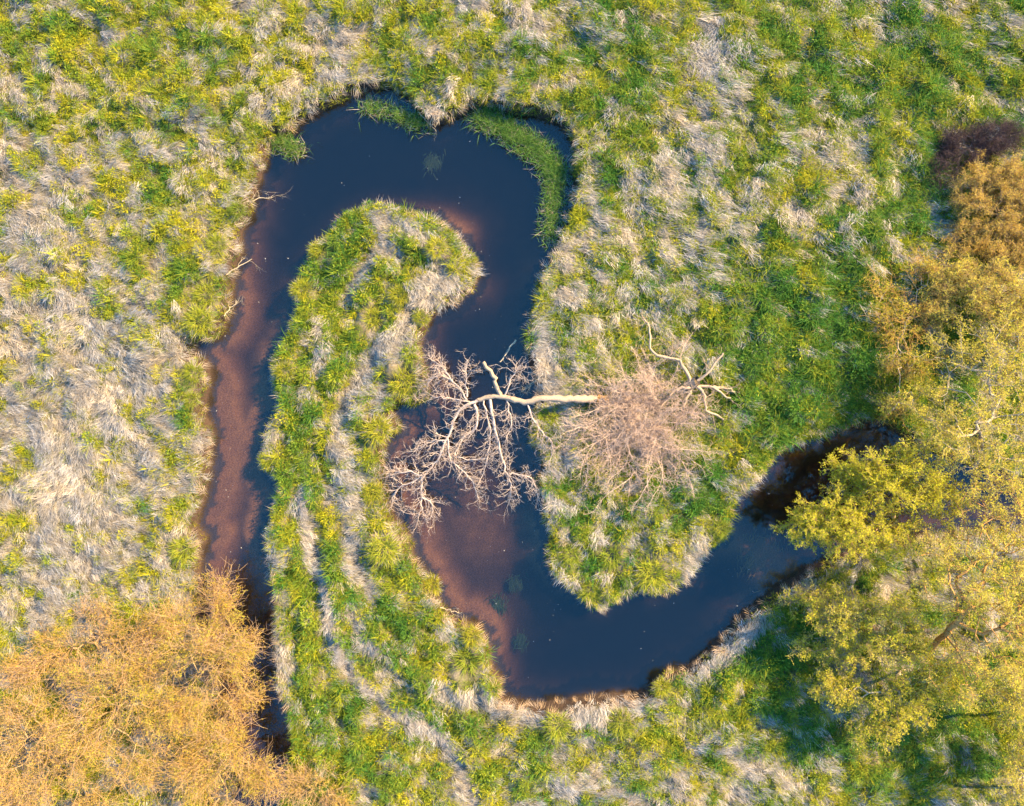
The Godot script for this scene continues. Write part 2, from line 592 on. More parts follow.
func stream() -> void:
	var wide: Array = Geometry2D.offset_polygon(shore, 0.3)
	var poly: PackedVector2Array = wide[0]
	for w in wide:
		if w.size() > poly.size():
			poly = w
	var tri := Geometry2D.triangulate_polygon(poly)
	var s := Shape.new()
	for p in poly:
		s.v.append(Vector3(p.x, 0.0, p.y))
		s.n.append(Vector3.UP)
	for k in range(0, tri.size(), 3):
		var a := poly[tri[k]]
		var b := poly[tri[k + 1]]
		var c := poly[tri[k + 2]]
		if (b - a).cross(c - a) > 0:
			s.i.append_array([tri[k], tri[k + 1], tri[k + 2]])
		else:
			s.i.append_array([tri[k], tri[k + 2], tri[k + 1]])
	var o := part("water", s.mesh(mat.water), self)
	o.set_meta("kind", "structure")
	# the brown peat stain of the water itself, from its surface down
	var stain := FogVolume.new()
	stain.name = "water_stain"
	stain.shape = RenderingServer.FOG_VOLUME_SHAPE_BOX
	stain.size = Vector3(70, 2.4, 58)
	stain.position = Vector3(0, -1.21, 0)
	var fm := FogMaterial.new()
	fm.density = 1.45
	fm.albedo = Color(0.010, 0.009, 0.008).linear_to_srgb()
	stain.material = fm
	add_child(stain)
	stain.set_meta("kind", "stuff")
	tag(stain, "brown peaty murk filling the stream below its surface", "murky water")


# ---------------------------------------------------------------- grasses
func straw_clump(sd: int, blades: int, flat: float, length: float) -> Mesh:
	rng.seed = sd
	var s := Shape.new()
	for k in blades:
		var b := Vector3(rng.randf_range(-0.28, 0.14), rng.randf_range(-0.02, 0.12), rng.randf_range(-0.2, 0.2))
		var t := rng.randf_range(0.5, 1.25)
		blade(s, b, rng.randfn(0.0, 0.36), length * rng.randf_range(0.55, 1.2), flat + rng.randf_range(-0.25, 0.06), rng.randf_range(0.0, 0.5), rng.randf_range(0.011, 0.022), Color(t, t * rng.randf_range(0.95, 1.0), t * rng.randf_range(0.86, 1.0)))
	return s.mesh(mat.straw)


func green_clump(sd: int, blades: int, length: float, spread: float) -> Mesh:
	rng.seed = sd
	var s := Shape.new()
	for k in blades:
		var a := rng.randf() * TAU
		var r := spread * sqrt(rng.randf())
		var t := rng.randf_range(0.7, 1.2)
		blade(s, Vector3(cos(a) * r, -0.03, sin(a) * r), a + rng.randfn(0, 0.5), length * rng.randf_range(0.5, 1.15), rng.randf_range(0.08, 0.5), rng.randf_range(0.5, 1.7), rng.randf_range(0.012, 0.024), Color(t * rng.randf_range(0.85, 1.1), t, t * rng.randf_range(0.6, 1.2)))
	return s.mesh(mat.green)


func herb_clump(sd: int, leaves: int, spread: float) -> Mesh:
	# young broad-leaved growth: many small leaves held at all angles
	rng.seed = sd
	var s := Shape.new()
	for k in leaves:
		var a := rng.randf() * TAU
		var r := spread * sqrt(rng.randf())
		var p := Vector3(cos(a) * r, rng.randf_range(0.08, 0.36) * (1.0 - 0.5 * r / spread), sin(a) * r)
		var t := rng.randf_range(0.75, 1.12)
		leaf(s, p, Vector3(cos(a) + rng.randfn(0, 0.6), rng.randf_range(-0.2, 1.0), sin(a) + rng.randfn(0, 0.6)).normalized(), rng.randf_range(0.08, 0.15), rng.randf_range(0.02, 0.038), Color(t * rng.randf_range(0.85, 1.1), t, t * rng.randf_range(0.6, 1.2)))
	for k in 8:
		var a := rng.randf() * TAU
		blade(s, Vector3(cos(a) * 0.06, -0.03, sin(a) * 0.06), a, rng.randf_range(0.25, 0.45), rng.randf_range(0.1, 0.5), 1.0, 0.014, Color(0.8, 0.85, 0.8))
	return s.mesh(mat.green)


func meadow() -> void:
	var straws := [straw_clump(1, 28, 0.9, 0.5), straw_clump(2, 28, 0.8, 0.42), straw_clump(3, 24, 0.95, 0.62), straw_clump(4, 28, 0.6, 0.4)]
	var greens := [green_clump(5, 30, 0.46, 0.15), herb_clump(6, 46, 0.15), green_clump(7, 28, 0.55, 0.15), herb_clump(8, 52, 0.18)]
	var where_s := [[], [], [], []]
	var where_g := [[], [], [], []]
	var tint_s := [PackedColorArray(), PackedColorArray(), PackedColorArray(), PackedColorArray()]
	var tint_g := [PackedColorArray(), PackedColorArray(), PackedColorArray(), PackedColorArray()]
	var r := RandomNumberGenerator.new()
	r.seed = 77
	var step := 0.185
	var z := -23.5
	while z < 23.5:
		var x := -29.0
		while x < 29.0:
			var px := x + r.randf_range(-0.1, 0.1)
			var pz := z + r.randf_range(-0.1, 0.1)
			x += step
			var e := dist(px, pz)
			if e < 0.22:
				continue
			var g := lushness(px, pz)
			var crowd := 1.0
			for t in TUSSOCKS:
				var q := Vector2(px / UNIT + 512 - t[0], pz / UNIT + 403 - t[1])
				if q.length_squared() < t[2] * t[2] * 0.8:
					crowd = 0.0
			var tr := g < -0.3 and on_track(px, pz) and r.randf() < 0.75
			var y := height(px, pz)
			var k := r.randi() % 4
			var tone := n_big.get_noise_2d(px * 3 + 90, pz * 3) * 0.8 + r.randfn(0, 0.25)
			if crowd > 0.0 and g > 0.46 + r.randfn(0, 0.14):
				var sc := r.randf_range(0.6, 1.3) * (1.0 + 0.55 * n_hum.get_noise_2d(px * 2 + 30, pz * 2)) * clampf(0.85 + 0.5 * (g - 0.5), 0.75, 1.2)
				var b := Basis(Vector3.UP, r.randf() * TAU).rotated(Vector3(cos(1.0), 0, sin(1.0)), r.randfn(0, 0.15)).scaled(Vector3(sc, sc, sc))
				where_g[k].append(Transform3D(b, Vector3(px, y, pz)))
				var yellow := clampf(0.55 + 0.55 * tone + r.randfn(0, 0.16) + (0.2 if px < 0 else 0.05) - 0.5 * smoothstep(0.72, 1.0, g), 0, 1)
				tint_g[k].append(Color(0.08, 0.20, 0.03).lerp(Color(0.50, 0.43, 0.02), yellow) * r.randf_range(0.8, 1.2))
			if not tr and crowd > 0.0 and (g < 0.5 + r.randfn(0, 0.14) or r.randf() < 0.08):
				var sc := r.randf_range(0.6, 1.05)
				var comb := smoothstep(1.0, 5.0, px) * smoothstep(5.0, 0.0, pz)
				var b := (Basis(Vector3.UP, -lie(px, pz) - r.randfn(0, lerpf(0.38, 0.22, comb))) * Basis(Vector3(0, 0, 1), r.randfn(0, 0.18))).scaled(Vector3(sc * (1.15 + 0.5 * comb), sc, sc))
				where_s[k].append(Transform3D(b, Vector3(px, y + 0.02, pz)))
				tint_s[k].append(Color(0.53, 0.50, 0.465).lerp(Color(0.68, 0.55, 0.385), clampf(0.4 + 0.7 * tone, 0, 1)) * r.randf_range(0.55, 1.15))
		z += step
	var dry := Node3D.new()
	dry.name = "dry_grass"
	add_child(dry)
	dry.set_meta("kind", "stuff")
	tag(dry, "bleached flattened straw covering the meadow round the stream", "dry grass")
	var fresh := Node3D.new()
	fresh.name = "green_grass"
	add_child(fresh)
	fresh.set_meta("kind", "stuff")
	tag(fresh, "patches of fresh yellow green grass growing through the straw", "grass")
	for k in 4:
		scatter("straw", straws[k], where_s[k], tint_s[k], dry)
		scatter("blades", greens[k], where_g[k], tint_g[k], fresh)
	print("straw ", where_s[0].size() * 4, " green ", where_g[0].size() * 4)


func banks() -> void:
	# straw and sedge hanging over the edge of the bank
	var straws := [straw_clump(21, 16, 0.75, 0.5), straw_clump(22, 16, 0.9, 0.6)]
	var greens := [green_clump(23, 20, 0.42, 0.12)]
	var ws := [[], []]
	var ts := [PackedColorArray(), PackedColorArray()]
	var wg := []
	var tg := PackedColorArray()
	var r := RandomNumberGenerator.new()
	r.seed = 99
	var m := shore.size()
	for k in m:
		var a := shore[k]
		var b := shore[(k + 1) % m]
		var steps := maxi(1, int(a.distance_to(b) / 0.07))
		for q in steps:
			var p := a.lerp(b, (q + r.randf()) / steps)
			var d := Vector2(dist(p.x + 0.1, p.y) - dist(p.x - 0.1, p.y), dist(p.x, p.y + 0.1) - dist(p.x, p.y - 0.1)).normalized()
			p += d * r.randf_range(0.06, 0.45)
			if dist(p.x, p.y) < 0.03:
				continue
			var y := height(p.x, p.y)
			var g := lushness(p.x + d.x * 0.4, p.y + d.y * 0.4)
			if r.randf() < (0.55 if g < 0.5 else 0.3):
				var ang := atan2(-d.y, -d.x) + r.randfn(0, 0.7)
				var sc := r.randf_range(0.5, 1.0)
				var bs := Basis(Vector3.UP, -ang) * Basis(Vector3(0, 0, 1), r.randf_range(-0.5, 0.1))
				var v := r.randi() % 2
				ws[v].append(Transform3D(bs.scaled(Vector3(sc, sc, sc)), Vector3(p.x, y + 0.03, p.y)))
				ts[v].append(Color(0.50, 0.45, 0.40).lerp(Color(0.70, 0.48, 0.28), clampf(r.randf() + (0.35 if p.y > 9.5 else -0.1), 0, 1)) * r.randf_range(0.7, 1.1))  # south rim straw tinted warmer: the sun on it put into the colour
			if g + r.randfn(0, 0.2) > 0.4:
				var sc := r.randf_range(0.6, 1.1)
				wg.append(Transform3D(Basis(Vector3.UP, r.randf() * TAU).scaled(Vector3(sc, sc, sc)), Vector3(p.x, y, p.y)))
				tg.append(Color(0.08, 0.18, 0.03).lerp(Color(0.52, 0.43, 0.03), r.randf()) * r.randf_range(0.8, 1.2))
	var n := Node3D.new()
	n.name = "bank_grass"
	add_child(n)
	n.set_meta("kind", "stuff")
	tag(n, "straw and sedge hanging over the edges of the stream bank", "grass")
	for v in 2:
		scatter("straw", straws[v], ws[v], ts[v], n)
	scatter("blades", greens[0], wg, tg, n)


func track() -> void:
	var s := Shape.new()
	var line := []
	for k in TRACK.size() - 1:
		for j in 6:
			var t := j / 6.0
			var p0 := Vector2(TRACK[maxi(k - 1, 0)][0], TRACK[maxi(k - 1, 0)][1])
			var p1 := Vector2(TRACK[k][0], TRACK[k][1])
			var p2 := Vector2(TRACK[k + 1][0], TRACK[k + 1][1])
			var p3 := Vector2(TRACK[mini(k + 2, TRACK.size() - 1)][0], TRACK[mini(k + 2, TRACK.size() - 1)][1])
			line.append(p1.cubic_interpolate(p2, p0, p3, t))
	for k in line.size():
		var t: Vector2 = (line[mini(k + 1, line.size() - 1)] - line[maxi(k - 1, 0)]).normalized()
		for j in 5:
			var p: Vector2 = line[k] + Vector2(-t.y, t.x) * (j - 2) * (2.6 + 0.8 * n_small.get_noise_2d(k * 3.0, j * 40.0))
			var x := (p.x - 512) * UNIT
			var z := (p.y - 403) * UNIT
			s.v.append(Vector3(x, height(x, z) + (0.03 if j in [1, 2, 3] else -0.05), z))
			s.n.append(Vector3.UP)
			var q := 0.9 + 0.35 * n_small.get_noise_2d(x * 3, z * 3)
			s.c.append(Color(0.30, 0.26, 0.22) * q)
	for k in line.size() - 1:
		for j in 4:
			var a := k * 5 + j
			tri(s, a, a + 1, a + 5)
			tri(s, a + 1, a + 6, a + 5)
	var o := part("path", s.mesh(mat.soil), self)
	o.set_meta("kind", "structure")
	rng.seed = 5
	var where := []
	var tints := PackedColorArray()
	for k in 1300:
		var p: Vector2 = line[rng.randi() % line.size()] + Vector2(rng.randfn(0, 3.4), rng.randfn(0, 3.4))
		var x := (p.x - 512) * UNIT
		var z := (p.y - 403) * UNIT
		var sc := rng.randf_range(0.3, 0.6)
		where.append(Transform3D(Basis(Vector3.UP, rng.randf() * TAU).scaled(Vector3(sc, sc * 0.4, sc)), Vector3(x, height(x, z) + 0.035, z)))
		tints.append(Color(0.44, 0.39, 0.35) * rng.randf_range(0.7, 1.1))
	var st := scatter("straw_litter", straw_clump(61, 14, 0.97, 0.5), where, tints, self)
	tag(st, "trodden straw lying along the narrow path on the island", "straw")


# sedge tussocks that stand out along the water: plan u, v, radius, yellowness, description
const TUSSOCKS := [
	[404, 382, 24, 0.75, "large yellow green sedge tussock beside the upper dead branches"],
	[378, 430, 20, 0.75, "round yellow green tussock on the island shore just below the largest one"],
	[385, 547, 23, 0.6, "round green tussock on the island shore left of the brown sandy shallows"],
	[466, 662, 24, 0.4, "dark green tussock in the corner where the lower pool turns east"],
	[472, 636, 15, 0.8, "small yellow tussock just above the dark corner tussock"],
	[430, 588, 15, 0.8, "low golden tussock on the slanting island shore"],
	[372, 492, 16, 0.7, "yellow tussock by the longest dead branch tips"],
	[203, 322, 22, 0.6, "big bushy tussock overhanging the west channel above the notch"],
	[207, 296, 18, 0.55, "bushy tussock joined on top of the big west channel one"],
	[218, 246, 16, 0.5, "tussock on the west bank under a grassy hollow"],
	[238, 211, 13, 0.3, "dark green tussock at the bend of the west bank"],
	[196, 374, 15, 0.5, "small tussock below the notch in the west bank"],
	[194, 400, 12, 0.5, "low tussock at the narrowest place of the west bank"],
	[184, 550, 20, 0.55, "green tussock on the west bank just above the golden willows"],
	[318, 250, 15, 0.7, "yellow tussock on the northwest shoulder of the island"],
	[303, 290, 16, 0.7, "yellow tussock on the island shore facing the west channel"],
	[437, 250, 15, 0.75, "yellow tussock on the rounded tip of the island"],
	[422, 318, 12, 0.6, "small tussock where the island narrows behind its tip"],
	[372, 318, 17, 0.65, "tussock in the middle of the island beside the grey straw"],
	[400, 296, 15, 0.7, "yellow tussock inside the curve of the island's straw"],
	[285, 372, 14, 0.6, "tussock behind the peach coloured straw on the island's west shore"],
	[268, 460, 13, 0.5, "green tussock leaning over the west channel from the island"],
	[590, 590, 17, 0.5, "green tussock at the southern point of the peninsula"],
	[650, 572, 24, 0.6, "large yellow green tussock on the peninsula's south shore"],
	[612, 556, 20, 0.4, "dark green tussock below the pink thicket"],
	[570, 555, 16, 0.45, "tussock on the peninsula's southwest corner"],
	[718, 528, 15, 0.45, "tussock on the peninsula's east shore"],
	[662, 687, 14, 0.7, "low tussock on the south shore of the lower pool"],
	[556, 722, 20, 0.5, "green tussock behind the brown bank edge south of the pool"],
	[620, 722, 20, 0.5, "green tussock near the middle of the south bank"],
]

func tussocks() -> void:
	var kinds := []
	for k in 4:
		rng.seed = 200 + k
		var s := Shape.new()
		for q in 430:
			var a := rng.randf() * TAU
			var rr := sqrt(rng.randf())
			var t := rng.randf_range(0.65, 1.2)
			blade(s, Vector3(cos(a) * rr * 0.62, 0.32 * (1.0 - rr * rr), sin(a) * rr * 0.62), a + rng.randfn(0, 1.1), rng.randf_range(0.3, 0.72), clampf(rr * 0.4 + rng.randf_range(0.05, 0.35), 0, 0.9), rng.randf_range(0.6, 1.6), rng.randf_range(0.02, 0.04), Color(t * rng.randf_range(0.85, 1.12), t, t * rng.randf_range(0.6, 1.2)))
		var skirt := Shape.new()
		for q in 70:
			var a := rng.randf() * TAU
			var t := rng.randf_range(0.7, 1.15)
			blade(skirt, Vector3(cos(a) * 0.5, 0.1, sin(a) * 0.5), a + rng.randfn(0, 0.5), rng.randf_range(0.35, 0.65), rng.randf_range(0.6, 0.95), rng.randf_range(0.5, 1.1), rng.randf_range(0.014, 0.024), Color(t, t, t))
		kinds.append([s, skirt])
	for k in TUSSOCKS.size():
		var d: Array = TUSSOCKS[k]
		var p := plan(d[0], d[1])
		p.y = maxf(height(p.x, p.z), -0.05)
		var o := thing("sedge_tussock", p, d[4], "tussock", "sedge tussocks along the stream")
		rng.seed = 900 + k
		var sc: float = d[2] * UNIT * 0.92
		o.scale = Vector3(sc, sc * 0.7 + 0.35, sc)
		o.rotation.y = rng.randf() * TAU
		var green := Color(0.10, 0.19, 0.03).lerp(Color(0.44, 0.38, 0.03), d[3]) * rng.randf_range(0.9, 1.1)
		part("green_blades", tinted(kinds[k % 4][0], green).mesh(mat.green), o)
		part("dry_skirt", tinted(kinds[k % 4][1], Color(0.5, 0.41, 0.31)).mesh(mat.straw), o)


func tinted(src: Shape, col: Color) -> Shape:
	var s := Shape.new()
	s.v = src.v
	s.n = src.n
	s.i = src.i
	for c in src.c:
		s.c.append(c * col)
	return s


# ---------------------------------------------------------------- the fallen tree
func curve(pts: Array, jitter: float, per := 5) -> Array:
	var out := []
	for k in pts.size() - 1:
		var p0: Vector3 = pts[maxi(k - 1, 0)]
		var p1: Vector3 = pts[k]
		var p2: Vector3 = pts[k + 1]
		var p3: Vector3 = pts[mini(k + 2, pts.size() - 1)]
		for j in per:
			var p := p1.cubic_interpolate(p2, p0, p3, float(j) / per)
			if out.size():
				p += Vector3(rng.randfn(0, jitter), rng.randfn(0, jitter * 0.6), rng.randfn(0, jitter))
			out.append(p)
	out.append(pts[-1])
	return out


func limb(parent: Node3D, called: String, raw: Array, r0: float, r1: float, twigs: float, m: Material) -> void:
	var pts := []
	for p in raw:
		pts.append(plan(p[0], p[1], p[2]) - parent.position)
	var line := curve(pts, 0.035 if r0 < 0.15 else 0.02)
	var rad := []
	for k in line.size():
		rad.append(lerpf(r0, r1, pow(float(k) / (line.size() - 1), 0.8)) * rng.randf_range(0.92, 1.08))
	var s := Shape.new()
	tube(s, line, rad, 8 if r0 > 0.1 else 6)
	var o := part(called, s.mesh(m), parent)
	if twigs <= 0.3:
		return
	var t := Shape.new()
	for k in range(2, line.size()):
		var d: Vector3 = (line[k] - line[k - 1]).normalized()
		var n := int(twigs) + (1 if rng.randf() < fmod(twigs, 1.0) else 0)
		for q in n:
			var out := (d + Vector3(rng.randfn(0, 0.8), rng.randfn(0.1, 0.5), rng.randfn(0, 0.8))).normalized()
			crooked(t, line[k - 1].lerp(line[k], rng.randf()), out, rng.randf_range(0.35, 0.95), minf(rad[k] * 0.6, 0.017), 2)
	var w := part("twigs", t.mesh(m), o)
	w.set_meta("kind", "stuff")


func crooked(s: Shape, at: Vector3, d: Vector3, length: float, r: float, depth: int) -> void:
	var p := at
	var n := 4
	for k in n:
		var q := p + d * length / n
		twig(s, p, q, r * (1.0 - 0.18 * k), r * (1.0 - 0.18 * (k + 1)), Color.WHITE)
		p = q
		d = (d + Vector3(rng.randfn(0, 0.3), rng.randfn(0, 0.22), rng.randfn(0, 0.3))).normalized()
		if depth > 0 and rng.randf() < 0.75:
			var side := (d + Vector3(rng.randfn(0, 0.8), rng.randfn(0, 0.4), rng.randfn(0, 0.8))).normalized()
			crooked(s, p, side, length * rng.randf_range(0.35, 0.6), r * 0.65, depth - 1)


func fallen_tree() -> void:
	rng.seed = 301
	var o := thing("fallen_tree", plan(600, 400, 0.9), "dead bleached tree fallen across the lower pool, its bare crown over the water", "tree")
	var m: Material = mat.dead_wood
	limb(o, "trunk", [[597, 399, 1.15], [585, 399, 1.35], [570, 399, 1.6], [544, 398, 1.8], [524, 402, 1.7], [500, 396, 1.6], [478, 400, 1.4]], 0.21, 0.11, 0, mat.old_trunk)
	limb(o, "broken_end", [[608, 399, 0.95], [603, 399, 1.05], [596, 399, 1.17]], 0.19, 0.213, 0, mat.rot)
	limb(o, "broken_stub", [[500, 397, 1.6], [494, 378, 1.8], [483, 362, 2.2]], 0.11, 0.085, 0, mat.old_trunk)
	var L := [
		[[478, 400, 1.5], [459, 412, 1.4], [447, 439, 1.2], [437, 461, 1.1], [423, 476, 0.9], [397, 491, 0.7], [390, 508, 0.4]],
		[[423, 476, 0.9], [402, 471, 0.9], [390, 474, 0.7]], [[421, 477, 0.88], [422, 504, 0.6], [417, 521, 0.3]], [[422, 497, 0.7], [432, 505, 0.5], [430, 519, 0.3]],
		[[467, 400, 1.4], [452, 380, 1.5], [437, 375, 1.4], [427, 385, 1.2]], [[470, 402, 1.4], [450, 398, 1.4], [432, 396, 1.2]],
		[[490, 398, 1.52], [497, 437, 1.2], [505, 466, 0.9], [511, 484, 0.7], [509, 501, 0.4]], [[510, 474, 0.8], [531, 479, 0.7], [539, 501, 0.5]],
		[[447, 437, 1.2], [452, 461, 1.0], [469, 476, 0.8], [479, 499, 0.4]], [[526, 402, 1.7], [539, 429, 1.4], [551, 442, 1.3], [550, 464, 1.1]],
		[[484, 399, 1.45], [490, 430, 1.2], [488, 456, 1.0], [479, 484, 0.6]], [[474, 401, 1.4], [477, 425, 1.2], [462, 440, 1.0], [457, 457, 0.9], [487, 459, 0.9]],
		[[467, 397, 1.4], [466, 377, 1.6], [467, 360, 1.8]], [[452, 381, 1.5], [440, 366, 1.5], [432, 360, 1.4]], [[447, 440, 1.2], [432, 441, 1.1], [414, 452, 0.9]],
		[[504, 397, 1.6], [512, 376, 1.9], [520, 366, 2.0]], [[507, 398, 1.62], [511, 420, 1.6], [506, 440, 1.5]]]
	for p in L:
		limb(o, "limb", p, 0.085 if p.size() > 4 else 0.05, 0.015, 2.8, m)
	var r := thing("root_plate", plan(694, 383, 0.8), "torn pale stump with twisted roots beside the pink thicket", "stump")
	limb(r, "stump", [[686, 386, 0.6], [692, 384, 1.1], [697, 381, 1.45]], 0.30, 0.22, 0, mat.old_trunk)
	for p in [[[692, 384, 1.3], [707, 374, 1.5], [723, 353, 1.6]], [[694, 384, 1.3], [703, 394, 1.4], [706, 410, 1.2], [720, 417, 1.0], [734, 432, 0.8]], [[694, 386, 1.3], [713, 388, 1.3], [731, 398, 1.1]], [[690, 382, 1.3], [679, 361, 1.4], [653, 353, 1.5], [649, 327, 1.4], [642, 318, 1.2]], [[690, 388, 1.3], [675, 391, 1.4], [660, 409, 1.4]], [[713, 388, 1.3], [726, 388, 1.0], [735, 392, 0.9]], [[690, 390, 1.2], [684, 405, 1.1], [686, 420, 0.9]]]:
		limb(r, "root", p, 0.10, 0.04, 0.6, mat.old_trunk)


# ---------------------------------------------------------------- living trees and bushes
func sprig(sd: int, length: float, sides: int, leaves: int, size: float, wood_col: Color, leaf_a: Color, leaf_b: Color, arch: float) -> Mesh:
	rng.seed = sd
	var s := Shape.new()
	var p := Vector3.ZERO
	var d := Vector3.UP
	var spine := [p]
	for k in 5:
		d = (d + Vector3(rng.randfn(0, 0.16) + arch * 0.2, -absf(arch) * 0.1, rng.randfn(0, 0.16))).normalized()
		var q := p + d * length / 5
		twig(s, p, q, 0.009 * (1 - k * 0.15), 0.009 * (1 - (k + 1) * 0.15), wood_col)
		p = q
		spine.append(p)
	var tips := [spine]
	for k in sides:
		var j := 1 + k % 4
		var out := Vector3(rng.randfn(0, 1), rng.randf_range(0.2, 1.0), rng.randfn(0, 1)).normalized()
		var a: Vector3 = spine[j]
		var b := a + out * length * rng.randf_range(0.22, 0.42)
		var c := b + (out + Vector3(rng.randfn(0, 0.5), rng.randfn(0.2, 0.4), rng.randfn(0, 0.5))).normalized() * length * rng.randf_range(0.15, 0.3)
		twig(s, a, b, 0.006, 0.0045, wood_col)
		twig(s, b, c, 0.0045, 0.003, wood_col)
		tips.append([a, b, c])
	for k in leaves:
		var line: Array = tips[rng.randi() % tips.size()]
		var j := rng.randi() % (line.size() - 1)
		var at: Vector3 = line[j].lerp(line[j + 1], rng.randf())
		leaf(s, at, Vector3(rng.randfn(0, 1), rng.randf_range(-0.3, 1.2), rng.randfn(0, 1)).normalized(), size * rng.randf_range(0.7, 1.3), size * 0.34, leaf_a.lerp(leaf_b, rng.randf()) * rng.randf_range(0.85, 1.15))
	return s.mesh(mat.leafy)


func grow(called: String, label: String, category: String, trunks: Array, crowns: Array, points: int, sprigs: Array, per_node: int, r_tip: float, bark: Material, sd: int, shell := 0.5, group := "") -> void:
	# trunks: polylines of [u, v, y]; crowns: [u, v, y, rx, ry, rz] in metres; twigs are drawn to points spread through the crown
	rng.seed = sd
	var base := plan(trunks[0][0][0], trunks[0][0][1], trunks[0][0][2])
	base.y = height(base.x, base.z)
	var o := thing(called, base, label, category, group)
	var pos := PackedVector3Array()
	var par := PackedInt32Array()
	var path := PackedFloat32Array()
	for t in trunks:
		var pts := []
		for p in t:
			pts.append(plan(p[0], p[1], p[2]) - base)
		if pts[0].length() < 1.5:
			pts[0].y = -0.15
		var line := curve(pts, 0.03, 4)
		for k in line.size():
			par.append(-1 if k == 0 else pos.size() - 1)
			path.append(0.0 if k == 0 else path[pos.size() - 1] + line[k].distance_to(line[k - 1]))
			pos.append(line[k])
	var aim := []
	var total := 0.0
	for c in crowns:
		total += c[3] * c[4] * c[5]
	for c in crowns:
		var mid := plan(c[0], c[1], c[2]) - base
		for k in int(points * c[3] * c[4] * c[5] / total):
			var d := Vector3(rng.randfn(0, 1), rng.randfn(0, 1), rng.randfn(0, 1)).normalized()
			var lump := 0.82 + 0.5 * n_small.get_noise_3d(d.x * 1.3 + sd, d.y * 1.3, d.z * 1.3)
			d *= lerpf(pow(rng.randf(), 0.4), 1.0, shell * rng.randf()) * lump
			aim.append(mid + Vector3(d.x * c[3], d.y * c[4], d.z * c[5]))
	var hub := pos[pos.size() - 1]
	aim.sort_custom(func(a, b): return a.distance_squared_to(hub) < b.distance_squared_to(hub))
	for a in aim:
		var best := -1
		var cost := 1e9
		for k in range(2, pos.size()):
			var e: float = pos[k].distance_to(a) + 0.18 * path[k]
			if e < cost:
				cost = e
				best = k
		var from := pos[best]
		var far: float = from.distance_to(a)
		var n := clampi(int(far / 0.55), 1, 5)
		for q in n:
			var t := float(q + 1) / n
			var p: Vector3 = from.lerp(a, t) + Vector3(rng.randfn(0, 0.06), -0.10 * far * sin(t * PI) + rng.randfn(0, 0.05), rng.randfn(0, 0.06))
			par.append(best if q == 0 else pos.size() - 1)
			path.append(path[par[-1]] + pos[par[-1]].distance_to(p))
			pos.append(p)
	var weight := PackedFloat32Array()
	weight.resize(pos.size())
	var kids := PackedInt32Array()
	kids.resize(pos.size())
	for k in range(pos.size() - 1, -1, -1):
		weight[k] = maxf(weight[k], 1.0)
		if par[k] >= 0:
			weight[par[k]] += weight[k] * 1.0
			kids[par[k]] += 1
	var trunk := Shape.new()
	var boughs := Shape.new()
	var where := []
	for k in sprigs.size():
		where.append([])
	for k in pos.size():
		var r := r_tip * pow(weight[k], 0.42)
		if par[k] >= 0:
			var r0 := minf(r_tip * pow(weight[par[k]], 0.42), r * 1.35)
			if r > 0.05:
				tube(trunk, [pos[par[k]], pos[k]], [r0, r], 7)
			else:
				tube(boughs, [pos[par[k]], pos[k]], [r0, r], 4)
		if weight[k] < 9.0 and par[k] >= 0:
			var d := (pos[k] - pos[par[k]]).normalized()
			for q in per_node:
				var out := pos[k] - hub
				out.y *= 0.5
				var up := (d * 0.5 + out.normalized() * 0.6 + Vector3(rng.randfn(0, 0.42), rng.randf_range(-0.1, 0.6), rng.randfn(0, 0.42))).normalized()
				var side := up.cross(Vector3(rng.randfn(0, 1), rng.randfn(0, 1), rng.randfn(0, 1))).normalized()
				var sc := rng.randf_range(0.6, 1.15)
				where[rng.randi() % sprigs.size()].append(Transform3D(Basis(side * sc, up * sc, side.cross(up) * sc), pos[par[k]].lerp(pos[k], rng.randf())))
	if trunk.v.size():
		part("trunk", trunk.mesh(bark), o)
	part("branches", boughs.mesh(bark), o).set_meta("kind", "stuff")
	var crown := Node3D.new()
	crown.name = "crown"
	o.add_child(crown)
	for k in sprigs.size():
		scatter("foliage", sprigs[k], where[k], PackedColorArray(), crown)


